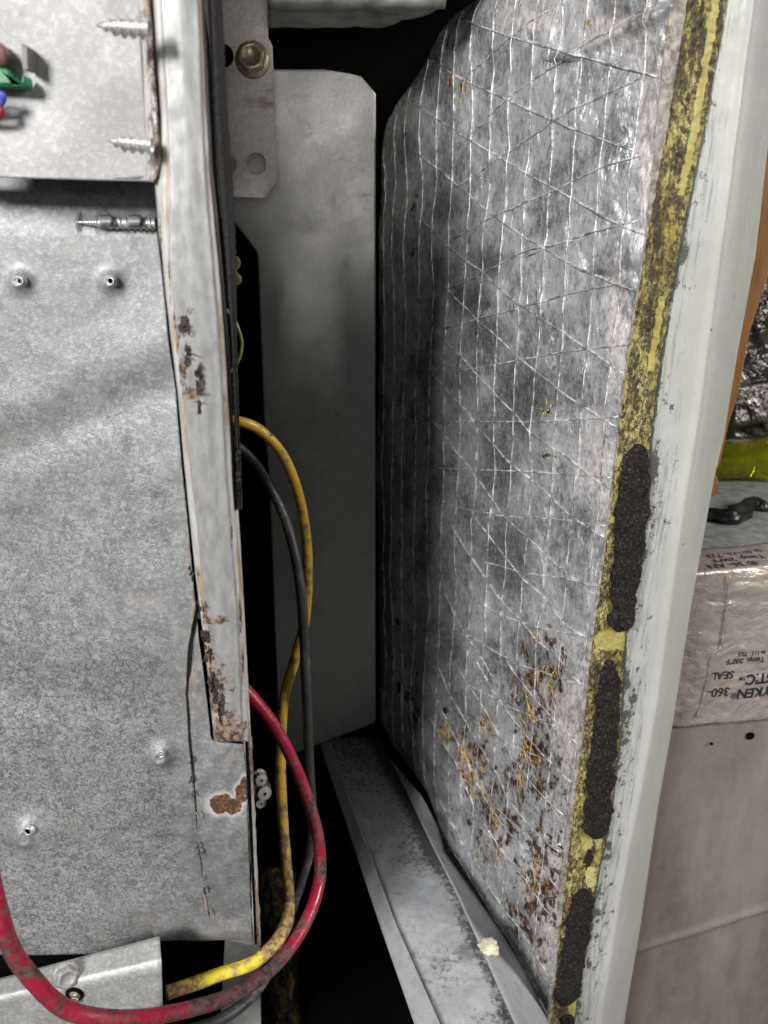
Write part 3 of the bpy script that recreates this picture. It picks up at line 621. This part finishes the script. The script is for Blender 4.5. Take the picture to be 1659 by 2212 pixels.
for k in range(14):                                                  # upright threads
    Y = .406 + k * .0176 + .0015 * ns(k * 3.3, 1) ; path = []
    X = FX0 - FK * Y; q = k * 7.1
    for j in range(60):
        Z = CAMZ + .22 - j * (.86 / 59) - 0
        # world point -> picture row
        dx, dy, dz = X, Y, Z - CAMZ
        dep = dy * CP - dz * SP; vy = -(dz * CP + dy * SP) / dep
        x = 829.5 + F * dx / dep + 5 * ns(q, j * .16) + 2 * ns(q, j * .7, 4); y = 1106 + F * vy
        if -150 < y < 2320: path.append((x, y))
    thread(path, .00050, .0003)
# exposed glass fibre where the foil is torn
for (cx, cy, n_, ln) in ((962, 1575, 14, .012), (1000, 1620, 16, .014), (1012, 1650, 10, .014), (1052, 1570, 16, .010), (1142, 1540, 8, .02), (1140, 1620, 8, .022), (1135, 1680, 7, .02), (1047, 1640, 8, .009), (1046, 1720, 8, .012), (1080, 1760, 8, .012), (1078, 1840, 7, .010), (1187, 882, 8, .004), (994, 190, 3, .010), (1160, 1870, 8, .008), (1195, 1455, 7, .008), (1190, 1500, 6, .009), (1165, 1375, 6, .006), (1150, 1920, 9, .01), (1045, 1850, 5, .008), (1266, 45, 5, .003), (880, 1480, 4, .01), (1020, 1700, 8, .012)):
    bm = bmesh.new()
    for k in range(n_):
        x = cx + random.gauss(0, 8); y = cy + random.gauss(0, 14)
        a = FS(x, y, .0009); dirv = Vector((0, 0, -1)) * random.uniform(.5, 1) + Vector((-FK, 1, 0)) * random.gauss(-.2, .45)
        dirv = dirv.normalized() * ln * random.uniform(.4, 1.0)
        pts_ = [a - dirv * .5, a - FN * random.uniform(.0002, .002), a + dirv * .5]
        cc = spline(pts_, 4)
        for i_ in range(len(cc) - 1):
            d_ = (cc[i_ + 1] - cc[i_]).normalized(); s_ = d_.cross(FN).normalized() * random.uniform(.00012, .00028)
            n2 = -FN * .0004
            v_ = [bm.verts.new(p_) for p_ in (cc[i_] - s_, cc[i_] + s_, cc[i_ + 1] + s_, cc[i_ + 1] - s_, cc[i_] + n2, cc[i_ + 1] + n2)]
            for f_ in ((0, 4, 5, 3), (4, 1, 2, 5), (0, 3, 2, 1)): bm.faces.new([v_[z_] for z_ in f_])
    me = bpy.data.meshes.new('glass_fibre_tuft'); bm.to_mesh(me); bm.free(); o = link('glass_fibre_tuft', me, M['gold'], linr); o['kind'] = 'stuff'
# door edge: profile from liner out to the outer skin
YH = lambda x, y: 0
def hfoil(x, y): return FP(x, y).y
e_y0 = poly([(1506, -140), (1489, 0), (1447, 265), (1396, 531), (1359, 757), (1335, 959), (1324, 1053), (1305, 1223), (1278, 1409), (1262, 1589), (1250, 1682), (1226, 1872), (1193, 2190), (1180, 2330)])   # yellow starts
e_y1 = poly([(1592, -140), (1570, 0), (1524, 265), (1468, 531), (1430, 757), (1403, 959), (1399, 1090), (1372, 1223), (1351, 1356), (1341, 1568), (1322, 1745), (1283, 1936), (1242, 2190), (1222, 2330)])   # yellow ends
e_b = poly([(1642, -140), (1622, 0), (1574, 372), (1530, 700), (1505, 890), (1473, 1090), (1440, 1330), (1415, 1515), (1385, 1682), (1342, 1900), (1296, 2190), (1276, 2330)])   # bend
e_r = poly([(1738, -140), (1700, 0), (1659, 319), (1632, 553), (1594, 757), (1564, 943), (1542, 1037), (1494, 1302), (1452, 1568), (1420, 1750), (1385, 1990), (1348, 2211), (1332, 2330)])   # outer silhouette
ys = frange(-140, 2330, 420)
def edgeH(x, y):                                                     # door-edge plane, square to the liner
    a = FP(fr(y), y)                                                  # corner point
    d = ray(x, y)                                                     # plane through corner, normal (-FK,1)
    c = -FK * a.x + a.y; t_ = c / (-FK * d.x + d.y)
    return t_
def EP(x, y, back=0.0):
    a = FP(fr(y), y); d = ray(x, y); c = (-FK * a.x + a.y) + back
    t_ = c / (-FK * d.x + d.y); return d * t_ + Vector((0, 0, CAMZ))
sheet('liner_edge_strip', ys, lambda y: fr(y) - 1, lambda y: e_y0(y) + 2, 8, lambda x, y, u: EP(x, y, -.0010 * math.sin(u * 3.1)), M['paper'] , door, lambda x, y, u: .0005 * fb(x / 10, y / 25, 3, 3))
GR = [(1470, 120, 22, 200), (1500, 60, 20, 200), (1420, 480, 22, 160), (1400, 700, 24, 120), (1370, 850, 22, 90), (1310, 1400, 20, 60), (1290, 1470, 30, 80), (1300, 1600, 40, 200), (1240, 1990, 30, 90), (1215, 2150, 40, 100), (1520, 100, 14, 300), (1470, 350, 22, 100), (1555, 60, 18, 200), (1535, 200, 16, 120)]
sheet('yellow_glue_strip', frange(-140, 2330, 800), e_y0, e_y1, 34, lambda x, y, u: EP(x, y, -.0012), M['yellow'], door, lambda x, y, u: .0009 * fb(x / 12, y / 16, 3, 4) - .0015 * math.exp(-((u - .5) / .12) ** 2) * (y < 560),
      {'grime_shade': lambda x, y, u: max(.56 + .18 * ns(y / 60, x / 20), .80 * splat(x, y, GR)) - (.5 if (splat(x, y, [(1345, 1375, 40, 30), (1312, 1385, 30, 22)]) > .4) else 0) - (.5 if abs(u - .74 + .05 * ns(y / 30, 2)) < .09 and (y < 420 or 640 < y < 800) else 0) - (.6 if splat(x, y, [(1268, 1820, 14, 22), (1275, 1895, 12, 28), (1240, 2170, 16, 30)]) > .5 else 0)})
# raw dark edge left of the glue
sheet('door_frame', ys, lambda y: e_y1(y) - 4, e_r, 60,
      lambda x, y, u: EP(x, y, (0 if x < e_b(y) else .060 * ((x - e_b(y)) / max(1, e_r(y) - e_b(y))) ** 2.6)), M['door'], door,
      lambda x, y, u: .0003 * fb(x / 60, y / 100, 1, 3) + .0013 * math.exp(-((x - e_b(y)) / 8) ** 2),
      {'wear': lambda x, y, u: .88 * math.exp(-u * 2.2) * (1 + .5 * ns(y / 120, 3)) + (.25 if y > 950 and u < .45 else 0) + (.5 if u < .06 else 0)}, thick=.0012)
# outer skin going back along the door
vs = []; 
for y in ys:
    p = EP(e_r(y), y, .060)
    for k in range(6):
        vs.append(p + Vector((-FK, 1, 0)).normalized() * .045 * k)
mesh('door_skin', vs, [(j * 6 + i, (j + 1) * 6 + i, (j + 1) * 6 + i + 1, j * 6 + i + 1) for j in range(len(ys) - 1) for i in range(5)], M['door'], door, True, {'wear': [0.0] * len(vs)}, .001)
# foam pads
def foam(L, Rt, y0, y1, th_=.0034, n=110, nu=34, label=None):
    def prof(u, y):
        e = min(1, (y - y0) / 22, (y1 - y) / 22); e = max(0, e)
        s = max(0, 1 - abs(2 * u - 1) ** 5) ** .5
        return th_ * s * math.sqrt(max(0, 1 - (1 - e) ** 2))
    def rg(f, s): return lambda y: f(y) + s * 11 * ns(y / 34, s * 7) + s * 5 * ns(y / 9, s * 9) + s * 3 * ns(y / 3, s * 9) - s * (max(0, 1 - min(1, (y - y0) / 26, (y1 - y) / 26)) ** 2) * (Rt(y) - L(y)) * .38
    return sheet('foam_pad', frange(y0, y1, n), rg(L, -1), rg(Rt, 1), nu, lambda x, y, u: EP(x, y, -.0016), M['foam'], door, lambda x, y, u: prof(u, y) * (.75 + .5 * ns(x / 16, y / 22, 4)) + .0007 * fb(x / 6, y / 6, 3, 4) * (1 if .05 < u < .95 else 0), thick=.0016)
foam(poly([(1352, 958), (1330, 1090), (1322, 1223), (1312, 1362)]), poly([(1398, 958), (1399, 1000), (1401, 1090), (1385, 1223), (1362, 1362)]), 958, 1365)
foam(poly([(1300, 1425), (1290, 1500), (1272, 1640), (1262, 1740), (1262, 1812)]), poly([(1336, 1425), (1337, 1500), (1333, 1600), (1324, 1700), (1312, 1812)]), 1425, 1812, n=120)
foam(poly([(1240, 1925), (1222, 2000), (1200, 2120), (1186, 2212)]), poly([(1284, 1925), (1272, 2020), (1254, 2120), (1244, 2250)]), 1918, 2172, .0030)
foam(poly([(1212, 2195), (1196, 2300)]), poly([(1243, 2195), (1232, 2300)]), 2192, 2300, .0024, 50)
foam(poly([(1262, 1836), (1250, 1900)]), poly([(1282, 1836), (1276, 1900)]), 1834, 1872, .0018, 30)

# ================================================================== CABLES
def ctube(name, L, r, m, label, wob=.05, n=18, parent=None, rf=None):
    o = tube(name, [V(*p) for p in L], r, M[m], parent, n, 12, wob=wob, rf=rf)
    if label: tag(o, label, 'cable', 'electrical cables looping out of the cabinet')
    return o
yc = empty('yellow_cable', 'yellow cable arching out of the cabinet, its dirty speckled end cut off at lower left', 'cable', V(525, 912, .42), 'electrical cables looping out of the cabinet')
YP = [(470, 905, .44), (520, 911, .44), (565, 932, .445), (612, 985, .45), (648, 1080, .455), (664, 1200, .46), (660, 1330, .46), (638, 1420, .455), (614, 1510, .45), (606, 1650, .44), (613, 1800, .425), (624, 1930, .405)]
ctube('clean_sheath', YP + [(622, 1965, .40)], .0038, 'yellow_rubber', None, parent=yc, rf=lambda f: .76 + .24 * f)
ctube('soiled_sheath', [(624, 1950, .402), (618, 1995, .392), (592, 2040, .38), (545, 2080, .372), (480, 2103, .366), (420, 2124, .358), (360, 2145, .350)], .0042, 'yellow_dirty_rubber', None, .12, parent=yc)
ctube('black_cable', [(480, 940, .46), (537, 985, .46), (580, 1045, .458), (622, 1140, .452), (650, 1280, .445), (662, 1500, .445), (668, 1650, .45), (674, 1760, .455), (668, 1840, .445), (640, 1935, .43), (612, 2010, .415), (590, 2080, .40), (545, 2150, .385), (480, 2200, .37), (400, 2228, .36), (330, 2250, .35)], .0038, 'black_rubber', 'dull black cable hanging beside the yellow one and curling behind the red cable', rf=lambda f: .72 + .28 * min(1, f * 1.6))
ctube('red_cable', [(500, 1460, .42), (548, 1510, .42), (600, 1580, .418), (648, 1680, .412), (683, 1790, .402), (692, 1872, .392), (685, 1925, .38), (664, 1985, .366), (625, 2050, .348), (575, 2103, .330), (500, 2150, .308), (400, 2182, .285), (300, 2199, .268), (225, 2199, .258), (150, 2183, .252), (95, 2142, .248), (30, 2060, .246), (-4, 1965, .246), (-30, 1850, .25)], .0044, 'red_rubber', 'thick crimson red cable looping across the bottom left in front of the metal panel', .04, 22, rf=lambda f: .90 - .04 * f)
tag(tube('green_wire', [V(*p) for p in ((480, 660, .46), (505, 690, .46), (518, 720, .46), (522, 745, .46), (516, 775, .46), (495, 805, .46))], .0011, M['green_wire'], None, 10, 8), 'thin green and yellow wire bulging from behind the post', 'wire')

# ================================================================== SMALL THINGS ON THE LEFT
tb = empty('terminal_block', 'green terminal block with blurry round brown button at the left edge of the photo', 'terminal block', V(0, 130, .30))
prism('green_body', [V(x, y, .322) for x, y in ((-60, 140), (2, 146), (16, 148), (24, 165), (30, 178), (43, 178), (50, 160), (54, 182), (46, 188), (-60, 184))], M['greenpcb'], tb, .008, bevel=.001)
lathe('round_button', [(0, .0048), (.004, .0048), (.006, .004), (.0065, .0001)], V(-6, 122, .328), (0, -1, 0), M['clay'], tb, 24)
prism('metal_tab', [V(x, y, .322) for x, y in ((46, 93), (58, 103), (60, 150), (50, 150))], M['darkmetal'], tb, .008)
tube('blue_lead', [V(-60, 205, .322), V(-20, 203, .322), V(6, 205, .321), V(0, 225, .323), V(-40, 240, .324)], .0012, M['bluewire'], tb, 8, 6)
tube('red_lead', [V(-60, 225, .324), V(-20, 226, .323), V(2, 236, .322), V(-4, 252, .323), V(-40, 262, .325)], .0012, M['red_rubber'], tb, 8, 6)
bm = bmesh.new(); bmesh.ops.create_icosphere(bm, subdivisions=4, radius=1)
pc = FZ(1058, 2050, ZF + .004)
for v in bm.verts:
    q = 1 + .35 * fb(v.co.x * 1.6, v.co.y * 1.6, v.co.z, 3); v.co = Vector((v.co.x * .0070 * q, v.co.y * .0062 * q, v.co.z * .0022 * q)) + pc + Vector((0, 0, .002))
me = bpy.data.meshes.new('foam_crumb'); bm.to_mesh(me); bm.free(); me.polygons.foreach_set('use_smooth', [True] * len(me.polygons))
tag(link('foam_crumb', me, M['cream']), 'small cream crumb of debris lying on the cabinet floor rail under the foil', 'debris')

# ================================================================== DUCT AND THINGS OUTSIDE, RIGHT
duct = empty('sheet_metal_duct', 'taupe sheet metal duct outside the door with printed foil tape round its top edge', 'duct', (.3, .62, .4))
DA = V(1340, 1700, .52); 
def DP(x, y, back=0.0):                                              # upright front face, receding to the right
    nx_, ny_ = -.22, 1.0; d = ray(x, y); c = nx_ * .28 + ny_ * .56 + back
    t_ = c / (nx_ * d.x + ny_ * d.y); return d * t_ + Vector((0, 0, CAMZ))
ed = DP(1590, 1232); ZT = ed.z
def dtop(x): return 1246 - (x - 1510) * .19
vs = []; nxx = 60
DXS = [1250 + (2150 - 1250) * i / (nxx - 1) for i in range(nxx)]
rows = 60
for j in range(rows):
    for x in DXS:
        f = j / (rows - 1)
        y0 = None
        p0 = DP(x, 1232); p0 = Vector((p0.x, p0.y, ZT)); z = ZT - .62 * f
        # diagonal stiffening crease
        p = Vector((p0.x, p0.y, z))
        cy = 2060 - (x - 1375) * .30; q = DP(x, cy).z
        hh = .0035 * math.exp(-((z - q) / .004) ** 2)
        vs.append(p + Vector((0, -hh - .003 * math.exp(-((z - q - .03) / .05) ** 2), 0)))
rowsN = 200
vs = []
for j in range(rowsN):
    z = ZT - .55 * j / (rowsN - 1)
    for x in DXS:
        p0 = DP(x, 1232); q = DP(x, 2062 - (x - 1375) * .30).z
        hh = .0030 * math.exp(-((z - q) / .0035) ** 2) + .0008 * fb(p0.x * 14, z * 14, 2, 2)
        vs.append(Vector((p0.x, p0.y - hh, z)))
mesh('front_face', vs, [(j * nxx + i, (j + 1) * nxx + i, (j + 1) * nxx + i + 1, j * nxx + i + 1) for j in range(rowsN - 1) for i in range(nxx - 1)], M['duct'], duct, True, None, .0012)
a = DP(1250, 1232); b = DP(2150, 1232)
a.z = b.z = ZT
mesh('top_face', [a, b, b + Vector((-.1, .6, 0)), a + Vector((-.1, .6, 0))], [(0, 1, 2, 3)], M['ledge'], duct, False, None, .001)
# tape over the edge
def tbot(x): return 1565 - (x - 1458) * .09
vs = []; at = []
NJ = 70; TXS = [1400 + (2000 - 1400) * i / 110 for i in range(111)]
for j in range(NJ):
    for i, x in enumerate(TXS):
        p0 = DP(x, 1232); zb = DP(x, tbot(x)).z
        if j < 16:
            f = 1 - j / 15; p = Vector((p0.x - .03 * f * .2, p0.y + .040 * f, ZT))
            n_ = Vector((0, 0, 1))
        else:
            f = (j - 15) / (NJ - 16); p = Vector((p0.x, p0.y, ZT + (zb - ZT) * f)); n_ = Vector((.2, -1, 0))
        wr_ = .0012 + .0016 * abs(fb(p.x * 22, p.z * 60 + p.y * 40, 1, 3)) + .0010 * abs(ns(p.x * 9, p.z * 130, 2))
        wr_ += .0012 * (1 if (x > 1577 - (j - 16) * 1.33 and j > 16) else 0)
        if j in (15, 16): n_ = Vector((.1, -.7, .7))
        vs.append(p + n_.normalized() * wr_)
nT = len(TXS)
mesh('foil_tape', vs, [(j * nT + i, (j + 1) * nT + i, (j + 1) * nT + i + 1, j * nT + i + 1) for j in range(NJ - 1) for i in range(nT - 1)], M['tape'], duct, True, None, .0004)
tape_o = bpy.data.objects['foil_tape']
from mathutils.bvhtree import BVHTree
TB = BVHTree.FromPolygons([v.co.copy() for v in tape_o.data.vertices], [tuple(p.vertices) for p in tape_o.data.polygons])
# printed lettering (upside down, as the tape was stuck)
def text(s, left_px, base_px, size, bold=0.0, back=None, slope=-.05):
    cu = bpy.data.curves.new('printed_text', 'FONT'); cu.body = s; cu.size = size; cu.extrude = .00004; cu.offset = bold; cu.align_x = 'RIGHT'
    o_ = bpy.data.objects.new('tmp', cu); C.objects.link(o_); dg = bpy.context.evaluated_depsgraph_get()
    me = bpy.data.meshes.new_from_object(o_.evaluated_get(dg)); bpy.data.objects.remove(o_); me.name = 'printed_text'
    me.materials.clear()
    if back is not None:
        O = DP(left_px, base_px); O = Vector((O.x, O.y + back, ZT)); X = Vector((-1, -.22, 0)).normalized(); Y = Vector((.22, -1, 0)).normalized(); nn = Vector((0, 0, 1))
    else:
        O = DP(left_px, base_px, -.003); X = Vector((-1, -.22, -slope)).normalized(); Y = Vector((slope, 0, -1)).normalized(); nn = Vector((.2, -1, 0)).normalized()
    for v in me.vertices:
        c = v.co.copy(); q = O + X * c.x + Y * c.y
        hit = TB.ray_cast(q + nn * .02, -nn)
        q = (hit[0] + nn * .00025) if hit[0] else q + nn * .003
        v.co = q + nn * c.z
    return link('printed_text', me, M['ink'], tape_o)
text('YKEN', 1593, 1489, .0128, .0004); text('®', 1579, 1497, .0075, .0001); text('360-', 1530, 1489, .0112, .00025)
text('STIC', 1612, 1458, .0128, .0005); text('TM', 1596, 1462, .0045, .0002); text('SEAL', 1538, 1453, .0098, .00022)
text('Temp. 200°F', 1570, 1425, .0068, .00016); text('te U.L. 723', 1596, 1409, .0056, .0001)
text('® 36- AN', 1535, 1232, .0105, .00012, .0105); text('Temp. 200°F', 1555, 1232, .0090, .0001, .0200); text('ts to U.L. 723', 1553, 1232, .0090, .0001, .0290)
# edge ridge of overlapping tape
RP = [(1577, 1243), (1575, 1272), (1571, 1310), (1566, 1350), (1560, 1385), (1556, 1400), (1541, 1412), (1534, 1440), (1527, 1480), (1517, 1520), (1505, 1550)]
tube('tape_fold', [DP(x, y, -.0040) for x, y in RP], .0010, M['tape'], tape_o, 6, 6, wob=.9)
for (x, y, r) in ((1620, 1590, .0030), (1537, 1607, .0012)):
    lathe('rivet_hole', [(.0, r * 1.3), (-.0004, r), (.001, r * .8), (.001, .0001)], DP(x, y, -.0018), (0, 1, 0), M['cavity'], duct, 20)
# bottle lying on the duct
bt = empty('yellow_bottle', 'translucent yellow green plastic bottle lying on its side on the duct', 'bottle', FZ(1600, 1035, ZT))
br = .0225; bc = FZ(1650, 1035, ZT) + Vector((0, .0, br))
prof = [(-.058, .0001), (-.058, br * .72), (-.054, br * .84), (-.030, br * .86), (-.018, br * .84), (-.017, br * .90), (-.0145, br * .84), (-.0135, br * .90), (-.011, br * .84), (-.010, br * .92), (-.007, br * .86), (-.004, br * .90), (.0, br * 1.04), (.004, br * 1.10), (.03, br * 1.12), (.06, br * 1.1), (.075, br * .9), (.085, br * .5)]
lathe('shell', prof, bc, (1, .12, 0), M['bottle'], bt, 48)
lathe('cap', [(.085, br * .5), (.105, br * .5), (.105, .0001)], bc, (1, .12, 0), M['whitemetal'], bt, 32)
# black sealant lump
gp = [FZ(x, y, ZT + .003) for x, y in ((1500, 1112), (1540, 1116), (1575, 1122), (1600, 1110), (1618, 1094), (1640, 1092), (1652, 1100))]
tag(tube('black_sealant_blob', gp, .0085, M['goo'], None, 20, 8, wob=.5, rf=lambda f: .6 + 1.1 * f * (1 - f) * 1.6), 'glossy black smear of sealant lying on the duct below the bottle', 'sealant')
# orange board
prism('orange_board', [V(x, y, .64) for x, y in ((1560, 250), (1700, 250), (1659, 600), (1620, 717), (1595, 856), (1575, 914), (1554, 1010), (1500, 1010))], M['wood'], None, .012, bevel=.001)
tag(bpy.data.objects['orange_board'], 'orange brown board leaning upright just behind the door edge', 'board')
prism('orange_chip', [V(x, y, .60) for x, y in ((1530, 1015), (1549, 1028), (1554, 1045), (1553, 1060), (1545, 1074), (1530, 1070))], M['wood'], None, .006, bevel=.001)
tag(bpy.data.objects['orange_chip'], 'small rounded orange chip poking out from behind the door edge', 'chip')
# foil pipes behind
for k, (x0, y0, x1, y1, H, r) in enumerate(((1560, 690, 1800, 620, .90, .030), (1560, 790, 1800, 745, .88, .034), (1560, 880, 1800, 860, .86, .034))):
    o = tube('foil_pipe', [V(x0, y0, H), V((x0 + x1) / 2, (y0 + y1) / 2 + 6, H), V(x1, y1, H)], r, M['crumple'], None, 40, 24, wob=.22)
    tag(o, ('uppermost', 'middle', 'lowest')[k] + ' of the crumpled foil pipes seen beyond the orange board', 'pipe', 'foil wrapped pipes at the right edge')
